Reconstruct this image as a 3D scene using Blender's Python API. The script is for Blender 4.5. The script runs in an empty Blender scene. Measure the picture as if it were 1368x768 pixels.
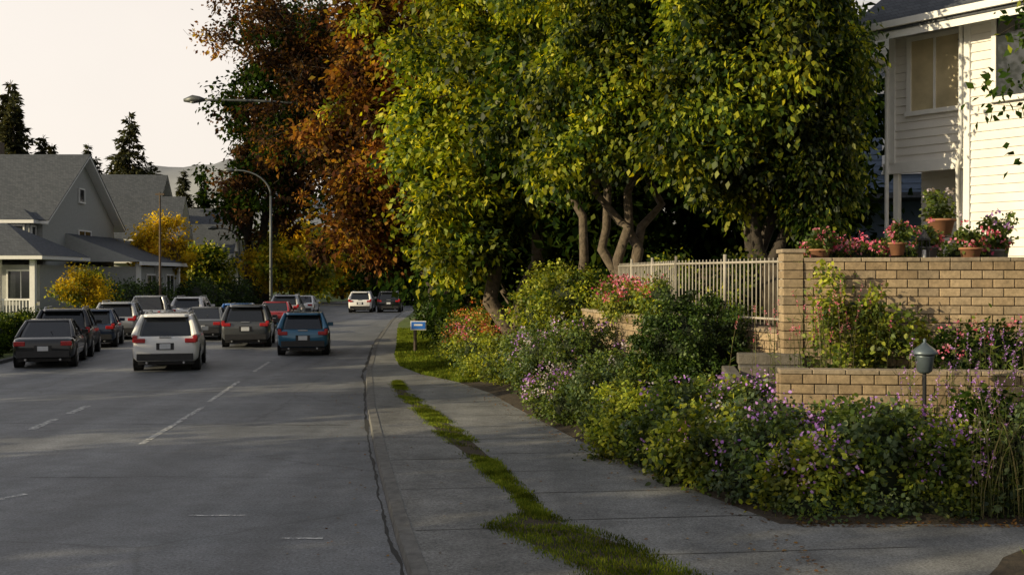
import bpy, math, random
import numpy as np
from mathutils import Vector, Matrix
rng=np.random.default_rng(11); random.seed(5)
scene=bpy.context.scene
COL=scene.collection
DENS=.72

# ------------------------------------------------------------------ materials
def newmat(name):
    m=bpy.data.materials.new(name); m.use_nodes=True
    nt=m.node_tree; b=nt.nodes['Principled BSDF']; return m,nt,b
def setin(b,k,v):
    if k in b.inputs: b.inputs[k].default_value=v
def N(nt,t,**kw):
    n=nt.nodes.new(t)
    for k,v in kw.items(): setattr(n,k,v)
    return n
def ramp(nt,stops,interp='LINEAR'):
    r=N(nt,'ShaderNodeValToRGB'); cr=r.color_ramp; cr.interpolation=interp
    while len(cr.elements)<len(stops): cr.elements.new(0.5)
    for e,(p,c) in zip(cr.elements,stops):
        e.position=p; e.color=(c[0],c[1],c[2],1)
    return r
def noise(nt,scale,detail=4,rough=.6,coord='Object',vec=None):
    n=N(nt,'ShaderNodeTexNoise'); n.inputs['Scale'].default_value=scale
    n.inputs['Detail'].default_value=detail; n.inputs['Roughness'].default_value=rough
    if vec is None:
        tc=N(nt,'ShaderNodeTexCoord'); vec=tc.outputs[coord]
    nt.links.new(vec,n.inputs['Vector']); return n
def mix(nt,a,b,f,mode='MIX'):
    m=N(nt,'ShaderNodeMix',data_type='RGBA',blend_type=mode)
    for i,s in ((6,a),(7,b)):
        if isinstance(s,(tuple,list)): m.inputs[i].default_value=(s[0],s[1],s[2],1)
        else: nt.links.new(s,m.inputs[i])
    if isinstance(f,(int,float)): m.inputs[0].default_value=f
    else: nt.links.new(f,m.inputs[0])
    return m.outputs[2]
def plain(name,col,rough=.6,metal=0,var=.15,scale=6,bump=0.0,bscale=40,coat=0,spec=.5):
    m,nt,b=newmat(name)
    n=noise(nt,scale)
    lo=[c*(1-var) for c in col]; hi=[min(1,c*(1+var)) for c in col]
    r=ramp(nt,[(.3,lo),(.7,hi)]); nt.links.new(n.outputs['Fac'],r.inputs[0])
    nt.links.new(r.outputs[0],b.inputs['Base Color'])
    setin(b,'Roughness',rough); setin(b,'Metallic',metal); setin(b,'Coat Weight',coat); setin(b,'Specular IOR Level',spec)
    if bump:
        n2=noise(nt,bscale); bp=N(nt,'ShaderNodeBump'); bp.inputs['Strength'].default_value=bump; bp.inputs['Distance'].default_value=.02
        nt.links.new(n2.outputs['Fac'],bp.inputs['Height']); nt.links.new(bp.outputs[0],b.inputs['Normal'])
    return m
def leafmat(name,cols,trans=.35,nscale=.5,dark=.4,gloss=True):
    m,nt,b=newmat(name)
    g=N(nt,'ShaderNodeNewGeometry')
    st=[(i/(len(cols)-1),c) for i,c in enumerate(cols)]
    r=ramp(nt,st); nt.links.new(g.outputs['Random Per Island'],r.inputs[0])
    n=noise(nt,nscale,1); r2=ramp(nt,[(.38,(dark,dark,dark)),(.62,(1.15,1.15,1.1))])  # noise darkens clumps, putting crown-interior shade into the leaf colour
    nt.links.new(n.outputs['Fac'],r2.inputs[0])
    c=mix(nt,r.outputs[0],r2.outputs[0],1.0,'MULTIPLY')
    if gloss:
        nt.links.new(c,b.inputs['Base Color']); setin(b,'Roughness',.5); setin(b,'Specular IOR Level',.35)
    else:
        nt.nodes.remove(b); b=N(nt,'ShaderNodeBsdfDiffuse'); nt.links.new(c,b.inputs['Color'])
    t=N(nt,'ShaderNodeBsdfTranslucent')
    c2=mix(nt,c,(1.6,1.4,.45),1.0,'MULTIPLY')
    nt.links.new(c2,t.inputs['Color'])
    ms=N(nt,'ShaderNodeMixShader'); ms.inputs[0].default_value=trans
    nt.links.new(b.outputs[0],ms.inputs[1]); nt.links.new(t.outputs[0],ms.inputs[2])
    nt.links.new(ms.outputs[0],nt.nodes['Material Output'].inputs['Surface'])
    return m
def asphalt(name,c0,c1,crack=.4,rough=.75,fs=30):
    m,nt,b=newmat(name)
    tc=N(nt,'ShaderNodeTexCoord'); v=tc.outputs['Object']
    n=noise(nt,.35,5,.65,vec=v); r=ramp(nt,[(.3,c0),(.7,c1)]); nt.links.new(n.outputs['Fac'],r.inputs[0])
    f=noise(nt,fs,4,.9,vec=v); rf=ramp(nt,[(.34,(.3,.3,.3)),(.66,(1.8,1.8,1.8))]); nt.links.new(f.outputs['Fac'],rf.inputs[0])
    col=mix(nt,r.outputs[0],rf.outputs[0],.9,'MULTIPLY')
    mp=N(nt,'ShaderNodeMapping'); mp.inputs['Scale'].default_value=(1.1,.03,1); mp.inputs['Rotation'].default_value=(0,0,-.13)
    nt.links.new(v,mp.inputs[0]); l=noise(nt,1,2,.5,vec=mp.outputs[0]); rl=ramp(nt,[(.35,(.8,.8,.8)),(.65,(1.2,1.2,1.2))]); nt.links.new(l.outputs['Fac'],rl.inputs[0])
    col=mix(nt,col,rl.outputs[0],.85,'MULTIPLY')
    st=noise(nt,2.3,5,.75,vec=v); rs=ramp(nt,[(.3,(.68,.68,.68)),(.6,(1.12,1.12,1.12))]); nt.links.new(st.outputs['Fac'],rs.inputs[0]); col=mix(nt,col,rs.outputs[0],.9,'MULTIPLY')
    if crack:
        wn=noise(nt,.9,4,.6,vec=v); wv=N(nt,'ShaderNodeMix',data_type='RGBA'); wv.inputs[0].default_value=.3
        nt.links.new(v,wv.inputs[6]); nt.links.new(wn.outputs['Color'],wv.inputs[7])
        vo=N(nt,'ShaderNodeTexVoronoi',feature='DISTANCE_TO_EDGE'); vo.inputs['Scale'].default_value=.3
        nt.links.new(wv.outputs[2],vo.inputs['Vector'])
        rc=ramp(nt,[(0,(.3,.3,.3)),(.003,(.5,.5,.5)),(.007,(1,1,1))]); nt.links.new(vo.outputs['Distance'],rc.inputs[0])
        col=mix(nt,col,rc.outputs[0],crack,'MULTIPLY')
    nt.links.new(col,b.inputs['Base Color']); setin(b,'Roughness',rough); setin(b,'Specular IOR Level',.5)
    bp=N(nt,'ShaderNodeBump'); bp.inputs['Strength'].default_value=.7; bp.inputs['Distance'].default_value=.016
    nt.links.new(f.outputs['Fac'],bp.inputs['Height']); nt.links.new(bp.outputs[0],b.inputs['Normal'])
    return m
def worn(name,col,amount=.5):
    m,nt,b=newmat(name)
    n=noise(nt,9,5,.75); r=ramp(nt,[(amount-.08,(0,0,0)),(amount+.08,(1,1,1))]); nt.links.new(n.outputs['Fac'],r.inputs[0])
    b.inputs['Base Color'].default_value=(*col,1); setin(b,'Roughness',.7)
    nt.links.new(r.outputs[0],b.inputs['Alpha']); return m
def islandmat(name,cols,rough=.85,bump=.4):
    m,nt,b=newmat(name)
    g=N(nt,'ShaderNodeNewGeometry'); st=[(i/(len(cols)-1),c) for i,c in enumerate(cols)]
    r=ramp(nt,st); nt.links.new(g.outputs['Random Per Island'],r.inputs[0])
    n=noise(nt,14,5,.7); r2=ramp(nt,[(.3,(.6,.6,.6)),(.7,(1.15,1.15,1.15))]); nt.links.new(n.outputs['Fac'],r2.inputs[0])
    c=mix(nt,r.outputs[0],r2.outputs[0],1,'MULTIPLY')
    n4=noise(nt,1.1,4,.7); r4=ramp(nt,[(.35,(.68,.68,.66)),(.6,(1.05,1.05,1.05))]); nt.links.new(n4.outputs['Fac'],r4.inputs[0]); c=mix(nt,c,r4.outputs[0],1,'MULTIPLY')
    nt.links.new(c,b.inputs['Base Color']); setin(b,'Roughness',rough)
    n3=noise(nt,60,3,.7); bp=N(nt,'ShaderNodeBump'); bp.inputs['Strength'].default_value=bump; bp.inputs['Distance'].default_value=.015
    nt.links.new(n3.outputs['Fac'],bp.inputs['Height']); nt.links.new(bp.outputs[0],b.inputs['Normal'])
    return m
def roofmat(name,c0,c1):
    m,nt,b=newmat(name)
    tc=N(nt,'ShaderNodeTexCoord'); sp=N(nt,'ShaderNodeSeparateXYZ'); nt.links.new(tc.outputs['Object'],sp.inputs[0])
    ad=N(nt,'ShaderNodeMath',operation='ADD'); nt.links.new(sp.outputs[0],ad.inputs[0]); nt.links.new(sp.outputs[1],ad.inputs[1])
    cb=N(nt,'ShaderNodeCombineXYZ'); nt.links.new(ad.outputs[0],cb.inputs[0]); nt.links.new(sp.outputs[2],cb.inputs[1])
    br=N(nt,'ShaderNodeTexBrick'); nt.links.new(cb.outputs[0],br.inputs['Vector'])
    br.inputs['Color1'].default_value=(*c0,1); br.inputs['Color2'].default_value=(*c1,1); br.inputs['Mortar'].default_value=(c0[0]*.4,c0[1]*.4,c0[2]*.4,1)
    br.inputs['Scale'].default_value=3; br.inputs['Mortar Size'].default_value=.015; br.inputs['Row Height'].default_value=.3
    nt.links.new(br.outputs['Color'],b.inputs['Base Color']); setin(b,'Roughness',.85)
    return m

M={}
M['asphalt']=asphalt('asphalt_mat',(.1,.11,.121),(.18,.187,.197),.4,.6)
M['pave']=asphalt('pavement_mat',(.12,.122,.118),(.19,.19,.182),.2,.8,34)
M['conc']=asphalt('concrete_mat',(.14,.145,.144),(.225,.226,.217),0,.8,38)
M['kerb']=plain('kerb_mat',(.13,.128,.12),.85,var=.35,bump=.5)
M['tar']=plain('tar_mat',(.022,.022,.02),.8,var=.3)
M['seam']=plain('joint_mat',(.05,.048,.043),.9,var=.3)
M['paintline']=worn('road_paint_mat',(.62,.62,.6),.49)
M['soil']=plain('soil_mat',(.045,.033,.02),.95,var=.5,scale=8,bump=1,bscale=25)
M['lawn']=plain('lawn_mat',(.09,.13,.025),.9,var=.5,scale=3,bump=.6)
M['ground']=plain('ground_mat',(.07,.085,.035),.95,var=.4,scale=.3)
M['bark']=plain('bark_mat',(.11,.085,.06),.9,var=.5,scale=9,bump=1,bscale=18)
M['barkd']=plain('bark_dark_mat',(.045,.036,.028),.9,var=.5,scale=9,bump=1,bscale=18)
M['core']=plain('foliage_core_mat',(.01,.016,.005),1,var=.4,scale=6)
M['l_lime']=leafmat('leaf_lime_mat',[(.055,.1,.01),(.19,.27,.018),(.42,.46,.03),(.64,.6,.05)],.5)
M['l_green']=leafmat('leaf_green_mat',[(.014,.036,.007),(.032,.072,.01),(.1,.15,.016),(.38,.42,.035)],.45,dark=.32)
M['l_dark']=leafmat('leaf_dark_mat',[(.009,.021,.006),(.02,.042,.008),(.055,.085,.014)],.3,gloss=False)
M['l_copper']=leafmat('leaf_copper_mat',[(.07,.025,.02),(.2,.08,.03),(.42,.2,.045),(.3,.23,.035)],.45,gloss=False)
M['l_brown']=leafmat('leaf_brown_mat',[(.03,.017,.018),(.06,.033,.026),(.09,.06,.028),(.2,.09,.035)],.35,gloss=False)
M['l_gold']=leafmat('leaf_gold_mat',[(.34,.27,.025),(.65,.48,.035),(.75,.55,.06)],.5,gloss=False)
M['l_conif']=leafmat('needle_mat',[(.04,.045,.03),(.07,.08,.042),(.12,.115,.06)],.15,gloss=False)  # needles greyed, distant haze put into their colour
M['l_shrub']=leafmat('leaf_shrub_mat',[(.035,.07,.018),(.1,.16,.03),(.24,.3,.055)],.38,nscale=1.5)
M['l_shrubY']=leafmat('leaf_shrub_yellow_mat',[(.1,.16,.025),(.3,.37,.04),(.55,.56,.08)],.42,nscale=1.5)
M['l_hedge']=leafmat('leaf_hedge_mat',[(.015,.035,.008),(.035,.075,.012),(.11,.17,.025)],.28,nscale=2)
M['l_sage']=leafmat('leaf_sage_mat',[(.05,.09,.045),(.11,.17,.075),(.2,.26,.11)],.35,nscale=1.5)
M['f_purple']=leafmat('petal_purple_mat',[(.3,.12,.55),(.45,.22,.72),(.6,.38,.8)],.3,dark=.85)
M['f_pink']=leafmat('petal_pink_mat',[(.6,.05,.16),(.75,.18,.3),(.7,.35,.45)],.3,dark=.8)
M['f_orange']=leafmat('petal_orange_mat',[(.5,.08,.02),(.65,.22,.05),(.5,.3,.1)],.3,dark=.8)
M['f_white']=leafmat('petal_white_mat',[(.45,.4,.5),(.62,.56,.66)],.3,dark=.8)
M['grass']=leafmat('grass_blade_mat',[(.07,.12,.02),(.15,.21,.03),(.28,.32,.05)],.4,nscale=2,gloss=False)
M['dry']=leafmat('fallen_leaf_mat',[(.12,.06,.025),(.28,.13,.035),(.35,.22,.05)],.2)
M['straw']=leafmat('stalk_mat',[(.07,.085,.025),(.13,.14,.05),(.2,.17,.08)],.3)
M['block']=islandmat('wall_block_mat',[(.29,.21,.125),(.38,.28,.17),(.45,.34,.21),(.31,.24,.16)])
M['mortar']=plain('mortar_mat',(.13,.1,.075),.95,var=.3)
M['cap']=islandmat('wall_cap_mat',[(.3,.24,.17),(.42,.34,.24)])
M['siding']=plain('siding_mat',(.76,.74,.7),.6,var=.06,scale=2)
M['sidingg']=plain('siding_grey_mat',(.34,.35,.34),.7,var=.08)
M['sidingb']=plain('siding_blue_mat',(.12,.17,.26),.7,var=.1)
M['white']=plain('white_trim_mat',(.78,.78,.76),.5,var=.05)
M['roof']=roofmat('roof_shingle_mat',(.05,.058,.068),(.08,.088,.1))
M['glass']=plain('window_glass_mat',(.03,.035,.04),.06,var=.2,spec=.8)
M['goldpane']=plain('gold_reflection_mat',(.55,.47,.3),.3,var=.25,scale=1.5,coat=.6)  # golden reflection painted into the pane's base colour
M['metal']=plain('lamp_metal_mat',(.12,.13,.13),.5,.6,var=.15)
M['lampglass']=plain('lamp_lens_mat',(.5,.52,.52),.25,var=.1)
M['dark']=plain('dark_plastic_mat',(.02,.02,.022),.5,var=.2)
M['tyre']=plain('tyre_mat',(.018,.018,.018),.85,var=.2)
M['rim']=plain('rim_mat',(.45,.46,.47),.3,.8,var=.1)
M['cglass']=plain('car_glass_mat',(.012,.014,.017),.04,var=.1,spec=.8)
M['tail']=plain('tail_light_mat',(.4,.012,.012),.2,var=.1,coat=.6)
M['plate']=plain('plate_mat',(.6,.62,.65),.4,var=.1)
M['fence']=plain('fence_mat',(.36,.33,.28),.6,var=.2)
M['stone']=plain('stone_step_mat',(.13,.118,.1),.9,var=.35,scale=9,bump=.6)
M['terra']=plain('terracotta_mat',(.32,.15,.08),.8,var=.2)
M['potg']=plain('pot_grey_mat',(.2,.2,.2),.7,var=.2)
M['lantern']=plain('lantern_mat',(.1,.13,.15),.4,.4,var=.15)
M['signblue']=plain('sign_blue_mat',(.03,.16,.6),.4,var=.1)
M['hill']=plain('hazed_hill_mat',(.3,.315,.33),1,var=.15,scale=.03)  # mist and aerial haze put into the pale hill colour
M['wood']=plain('post_wood_mat',(.1,.075,.055),.9,var=.3)
def paint(n,c,metal=.3): return plain(n,c,.28,metal,var=.03,coat=.8,scale=2)
M['p_white']=paint('paint_white_mat',(.8,.8,.79),0); M['p_black']=paint('paint_black_mat',(.012,.013,.015))
M['p_blue']=paint('paint_blue_mat',(.02,.12,.22)); M['p_grey']=paint('paint_grey_mat',(.07,.075,.08))
M['p_silver']=paint('paint_silver_mat',(.42,.43,.44),.5); M['p_red']=paint('paint_red_mat',(.3,.02,.02))
M['p_navy']=paint('paint_navy_mat',(.02,.035,.07)); M['p_blue2']=paint('paint_bright_blue_mat',(.02,.13,.4))

# ------------------------------------------------------------------ mesh helpers
def empty(name,loc=(0,0,0),rz=0):
    e=bpy.data.objects.new(name,None); e.location=loc; e.rotation_euler=(0,0,rz); e.empty_display_size=.3
    COL.objects.link(e); return e
class MB:
    def __init__(s): s.v=[];s.f=[];s.m=[];s.mats=[]
    def mi(s,mat):
        mat=M[mat] if isinstance(mat,str) else mat
        if mat not in s.mats: s.mats.append(mat)
        return s.mats.index(mat)
    def add(s,vs,fs,mat):
        o=len(s.v); i=s.mi(mat); s.v+= [tuple(v) for v in vs]
        for f in fs: s.f.append([o+k for k in f]); s.m.append(i)
    def box(s,c,d,mat,R=None):
        vs=[]
        for x in(-.5,.5):
            for y in(-.5,.5):
                for z in(-.5,.5):
                    p=Vector((x*d[0],y*d[1],z*d[2]))
                    if R is not None: p=R@p
                    vs.append((p.x+c[0],p.y+c[1],p.z+c[2]))
        s.add(vs,[(0,1,3,2),(4,6,7,5),(0,4,5,1),(2,3,7,6),(0,2,6,4),(1,5,7,3)],mat)
    def tube(s,path,rad,mat,n=8,cap=True):
        path=[Vector(p) for p in path]; k=len(path)
        if not hasattr(rad,'__len__'): rad=[rad]*k
        vs=[];fs=[]
        prev=None
        for i,p in enumerate(path):
            t=(path[min(i+1,k-1)]-path[max(i-1,0)]).normalized()
            a=t.cross(Vector((0,0,1))) if prev is None else prev-t*prev.dot(t)
            if a.length<1e-3: a=t.cross(Vector((1,0,0)))
            a.normalize(); prev=a; b=t.cross(a)
            for j in range(n):
                an=2*math.pi*j/n; q=p+(a*math.cos(an)+b*math.sin(an))*rad[i]; vs.append(q)
        for i in range(k-1):
            for j in range(n):
                fs.append((i*n+j,i*n+(j+1)%n,(i+1)*n+(j+1)%n,(i+1)*n+j))
        if cap: fs.append(tuple(range(n))[::-1]); fs.append(tuple((k-1)*n+j for j in range(n)))
        s.add(vs,fs,mat)
    def rev(s,c,prof,mat,n=16): # revolve (r,z)
        s.tube([(c[0],c[1],c[2]+z) for r,z in prof],[r for r,z in prof],mat,n)
    def obj(s,name,parent=None,smooth=False,bevel=0,segs=2):
        me=bpy.data.meshes.new(name); me.from_pydata(s.v,[],s.f)
        for m in s.mats: me.materials.append(m)
        me.polygons.foreach_set('material_index',s.m)
        if smooth: me.polygons.foreach_set('use_smooth',[True]*len(s.f))
        me.update(); o=bpy.data.objects.new(name,me); COL.objects.link(o)
        if parent: o.parent=parent
        if bevel:
            b=o.modifiers.new('bevel','BEVEL'); b.width=bevel; b.segments=segs; b.limit_method='ANGLE'; b.angle_limit=math.radians(35)
        return o
def unit(a): return a/np.maximum(np.linalg.norm(a,axis=1,keepdims=True),1e-6)
class Leaves:
    def __init__(s): s.P=[];s.A=[];s.Nn=[];s.L=[];s.W=[];s.mi=[];s.mats=[]
    def add(s,P,A,Nn,L,W,mat):
        mat=M[mat]
        if mat not in s.mats: s.mats.append(mat)
        k=len(P); s.P.append(P);s.A.append(unit(A));s.Nn.append(Nn)
        s.L.append(np.broadcast_to(L,(k,)).copy());s.W.append(np.broadcast_to(W,(k,)).copy());s.mi.append(np.full(k,s.mats.index(mat),dtype=np.int32))
    def obj(s,name,parent=None,hexa=False,core=None):
        P=np.vstack(s.P);A=np.vstack(s.A);Nn=np.vstack(s.Nn);L=np.concatenate(s.L)[:,None];W=np.concatenate(s.W)[:,None];mi=np.concatenate(s.mi)
        B=unit(np.cross(A,Nn)); Nn=np.cross(B,A)
        if hexa:
            V=[P,P+A*L*.3+B*W*.5+Nn*L*.05,P+A*L*.65+B*W*.42+Nn*L*.03,P+A*L-Nn*L*.1,P+A*L*.65-B*W*.42+Nn*L*.03,P+A*L*.3-B*W*.5+Nn*L*.05]; q=6
        else:
            V=[P,P+A*L*.45+B*W*.5+Nn*L*.06,P+A*L-Nn*L*.08,P+A*L*.45-B*W*.5+Nn*L*.06]; q=4
        V=np.stack(V,1).reshape(-1,3); nf=len(P)
        idx=np.arange(nf*q,dtype=np.int32); ls=np.arange(0,nf*q,q,dtype=np.int32)
        mats=list(s.mats)
        if core is not None:
            cv,cf=core; cv=np.array(cv,float); cf=np.array(cf,np.int32)
            base=len(V); V=np.vstack([V,cv]); idx=np.concatenate([idx,(cf+base).ravel().astype(np.int32)])
            ls=np.concatenate([ls,(nf*q+np.arange(0,len(cf)*4,4)).astype(np.int32)])
            mats.append(M['core']); mi=np.concatenate([mi,np.full(len(cf),len(mats)-1,dtype=np.int32)])
        me=bpy.data.meshes.new(name); me.vertices.add(len(V)); me.vertices.foreach_set('co',V.astype(np.float32).ravel())
        me.loops.add(len(idx)); me.loops.foreach_set('vertex_index',idx)
        me.polygons.add(len(ls)); me.polygons.foreach_set('loop_start',ls); 
        for m in mats: me.materials.append(m)
        me.polygons.foreach_set('material_index',mi)
        me.update(calc_edges=True); me.validate()
        o=bpy.data.objects.new(name,me); COL.objects.link(o)
        if parent: o.parent=parent
        return o
def rdir(n): return unit(rng.normal(size=(n,3)))
def ell_clusters(ells,k,bias=.6):
    w=np.array([e[3]*e[4]*e[5] for e in ells])**.67; w/=w.sum()
    out=[]
    for e,kk in zip(ells,rng.multinomial(k,w)):
        d=rdir(kk); r=(bias+(1-bias)*rng.random(kk))[:,None]*(1+.14*rng.normal(size=(kk,1)))
        out.append(np.array(e[:3])+d*r*np.array(e[3:6]))
    return np.vstack(out)
def add_clump(LV,C,R,n,mat,L,asp=.6,droop=.4,flat=.8,up=.5):
    K=len(C); R=np.broadcast_to(R,(K,)); n=max(3,int(n*(DENS if n>20 else 1)))
    ci=rng.integers(0,K,K*n); v=rng.normal(size=(K*n,3))*.5; d=unit(v)
    P=C[ci]+v*R[ci][:,None]*np.array([1.1,1.1,flat])
    A=d*.6+rng.normal(size=d.shape)*.5+np.array([0,0,-droop])
    Nn=d*.45+rng.normal(size=d.shape)*.5+np.array([0,0,up])
    l=L*1.1*(.6+.8*rng.random(K*n))
    LV.add(P,A,Nn,l,l*asp,mat)
def limb(mb,p0,p1,r0,r1,mat,n=6,wob=.12,seg=6,sag=.15):
    p0=Vector(p0);p1=Vector(p1);ln=(p1-p0).length; pts=[]
    for i in range(seg+1):
        t=i/seg; p=p0.lerp(p1,t); p.z+=sag*ln*math.sin(math.pi*t)
        if 0<i<seg: p+=Vector(rng.normal(size=3)*wob*ln/seg)
        pts.append(p)
    mb.tube(pts,[r0+(r1-r0)*(i/seg)**.8 for i in range(seg+1)],mat,n); return pts
def tree(name,base,tops,ells,mats,k,n,L,clr,r0=.2,bark='bark',nl=40,bias=.55,asp=.62,droop=.4,flat=.8,twigs=0):
    e=empty(name,base); b=Vector(base); mb=MB(); tp=[]
    for t in tops:
        p=limb(mb,(random.uniform(-.5,.5)*r0*(len(tops)>1)*2,random.uniform(-.5,.5)*r0,-.2),Vector(t)-b,r0,r0*.25,bark,10,.2,9,0); tp+=p[3:]
    C=ell_clusters(ells,k,bias); Cl=C-np.array(base)
    sel=rng.choice(len(Cl),min(nl,len(Cl)),replace=False)
    for i in sel:
        c=Vector(Cl[i]); q=min(tp,key=lambda p:(p-c).length+max(0,p.z-c.z+.5)*3)
        pts=limb(mb,q,c,r0*.28,r0*.05,bark,5,.3,5,.08)
        for _ in range(twigs):
            s=pts[random.randint(2,5)]; limb(mb,s,s+Vector(rng.normal(size=3)*clr*1.1)+Vector((0,0,clr*.4)),r0*.05,r0*.02,bark,4,.3,3,0)
    mb.obj('trunk',e,True)
    LV=Leaves(); R=clr*(.5+.9*rng.random(len(Cl)))
    mats=mats if isinstance(mats,list) else [(mats,1)]
    ws=np.array([w for _,w in mats],float); ws/=ws.sum(); cut=rng.choice(len(mats),len(Cl),p=ws)
    for i,(m,_) in enumerate(mats):
        s=cut==i
        if s.any(): add_clump(LV,Cl[s],R[s],n,m,L,asp,droop,flat)
    LV.obj('crown',e); return e
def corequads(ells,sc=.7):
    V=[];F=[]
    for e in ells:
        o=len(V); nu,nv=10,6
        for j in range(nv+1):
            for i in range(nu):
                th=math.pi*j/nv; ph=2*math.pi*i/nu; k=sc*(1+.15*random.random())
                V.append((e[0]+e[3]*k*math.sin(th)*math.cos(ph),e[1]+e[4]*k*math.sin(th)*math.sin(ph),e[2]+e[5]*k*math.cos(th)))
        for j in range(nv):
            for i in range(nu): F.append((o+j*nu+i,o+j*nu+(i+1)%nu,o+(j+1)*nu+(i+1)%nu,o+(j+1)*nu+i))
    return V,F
def bush(name,ells,mats,L,k,n,clr,flowers=None,hexa=True,asp=.62,bias=.82,core=True,fz=.0,up=.6):
    LV=Leaves(); C=ell_clusters(ells,k,bias)
    mats=mats if isinstance(mats,list) else [(mats,1)]
    ws=np.array([w for _,w in mats],float); ws/=ws.sum(); cut=rng.choice(len(mats),len(C),p=ws)
    R=clr*(.6+.8*rng.random(len(C)))
    for i,(m,_) in enumerate(mats):
        s=cut==i
        if s.any(): add_clump(LV,C[s],R[s],n,m,L,asp,.1,.8,up)
    if flowers:
        for fm,cnt,fs,spread in flowers:
            F=ell_clusters(ells,cnt*4,1.04); F=F[F[:,2]>np.median(F[:,2])-fz][:cnt]
            add_clump(LV,F+np.array([0,-.03,clr*.5]),spread,11,fm,fs,.9,0,1.3,.3)
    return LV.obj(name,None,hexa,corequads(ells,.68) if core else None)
def conifer(name,base,h,r,n=9000):
    e=empty(name,base); mb=MB(); mb.tube([(0,0,-.3),(0,0,h*.5),(0,0,h)],[h*.014,h*.009,.02],'barkd',7)
    LV=Leaves(); z=h*.12; Ps=[];As=[]
    while z<h*.985:
        rr=r*(1-z/h)**.85*(.7+.6*random.random()); nb=7
        for j in range(nb):
            a=random.uniform(0,6.28); b=rr*random.uniform(.5,1.25)
            tip=np.array([math.cos(a)*b,math.sin(a)*b,-b*.1])
            m=max(4,int(n*.0016*b/r*8)); t=rng.random(m)**.7
            p=np.array([0,0,z])+tip*t[:,None]+rng.normal(size=(m,3))*.09*b*np.array([1,1,.3]); p[:,2]-= t**2*b*.12
            Ps.append(p); As.append(tip/np.linalg.norm(tip)*.8+rng.normal(size=(m,3))*.5+np.array([0,0,-.25]))
        z+=h*.026
    P=np.vstack(Ps);A=np.vstack(As); l=h*.03*(.6+.8*rng.random(len(P)))
    LV.add(P,A,rng.normal(size=P.shape)*.5+np.array([0,0,.8]),l,l*.4,'l_conif')
    mb.obj('trunk',e,True); LV.obj('needles',e); return e

# ------------------------------------------------------------------ world / sun / camera
SUNDIR=Vector((.88,.41,-.28)).normalized()   # travel direction
el=math.asin(-SUNDIR.z); az=math.atan2(-SUNDIR.x,-SUNDIR.y)
w=bpy.data.worlds.new('World'); scene.world=w; w.use_nodes=True; nt=w.node_tree
bg=nt.nodes['Background']
sky=N(nt,'ShaderNodeTexSky'); sky.sky_type='NISHITA'; sky.sun_disc=False; sky.sun_elevation=el; sky.sun_rotation=az
sky.dust_density=2; sky.air_density=1.0; sky.ozone_density=1
tc=N(nt,'ShaderNodeTexCoord'); n=noise(nt,1.6,5,.55,vec=tc.outputs['Generated'])
rr=ramp(nt,[(.35,(.88,.85,.81)),(.65,(.98,.94,.89))]); nt.links.new(n.outputs['Fac'],rr.inputs[0])
hz=mix(nt,rr.outputs[0],(8.6,8.15,7.75),1.0,'MULTIPLY')
dp=N(nt,'ShaderNodeVectorMath',operation='DOT_PRODUCT'); nt.links.new(tc.outputs['Generated'],dp.inputs[0]); dp.inputs[1].default_value=(-.95,.3,0)
mr=N(nt,'ShaderNodeMapRange'); mr.inputs['From Min'].default_value=-1; mr.inputs['From Max'].default_value=1; mr.inputs['To Min'].default_value=.3; mr.inputs['To Max'].default_value=1.18; nt.links.new(dp.outputs['Value'],mr.inputs['Value'])
hz=mix(nt,hz,mr.outputs[0],1.0,'MULTIPLY')
sp=N(nt,'ShaderNodeSeparateXYZ'); nt.links.new(tc.outputs['Generated'],sp.inputs[0])
rf=ramp(nt,[(0,(.93,.93,.93)),(.28,(.88,.88,.88)),(.6,(.42,.42,.42)),(1,(.22,.22,.22))]); nt.links.new(sp.outputs[2],rf.inputs[0])
c=mix(nt,sky.outputs[0],hz,rf.outputs[0])
nt.links.new(c,bg.inputs['Color']); bg.inputs['Strength'].default_value=.13
sl=bpy.data.lights.new('sun','SUN'); sl.energy=5; sl.angle=math.radians(.5); sl.color=(1,.83,.52)
so=bpy.data.objects.new('sun',sl); COL.objects.link(so); so.rotation_euler=SUNDIR.to_track_quat('-Z','Y').to_euler()
cam=bpy.data.cameras.new('camera'); cam.lens=36*1500/1368; cam.clip_end=3000; cam.clip_start=.1
co=bpy.data.objects.new('camera',cam); COL.objects.link(co); co.location=(0,0,2.75); co.rotation_euler=(math.radians(90-.46),0,0); scene.camera=co
scene.view_settings.view_transform='Standard'; scene.view_settings.look='None'; scene.view_settings.exposure=0

# ------------------------------------------------------------------ ground, roads
def curve(pts):
    a=np.array(pts,float); return lambda y: np.interp(y,a[:,0],a[:,1])
Kr=curve([(-20,2.6),(0,.9),(10.4,-.97),(12.2,-1.29),(16.6,-2),(23.2,-3),(32.2,-4.2),(46.9,-5.75),(71,-7.7),(91.7,-8.9),(110,-9.3),(130,-7.3),(155,2),(175,15)])
Kl=curve([(-20,-9),(0,-11.5),(10,-13),(25,-14.8),(34,-16.1),(40,-17.1),(50,-19.2),(60,-20.3),(75,-21.2),(92,-21.8),(110,-22),(130,-20),(155,-11),(175,2)])
G1=curve([(0,4.6),(9,1.15),(10.4,.6),(11.2,.2),(12,-.2),(12.35,-.05),(12.7,.2),(14,-.02),(15,-.28),(16.6,-.6),(18.9,-1.18),(21.4,-1.65),(26,-2.67),(28.8,-3.0)])
G2=curve([(0,5.6),(9,2),(10.4,1.4),(11.2,1.1),(12,.6),(12.35,.45),(12.7,.34),(14,.12),(15,-.06),(16.6,-.32),(18.9,-.78),(21.4,-1.36),(26,-2.42),(28.8,-2.9)])
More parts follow.
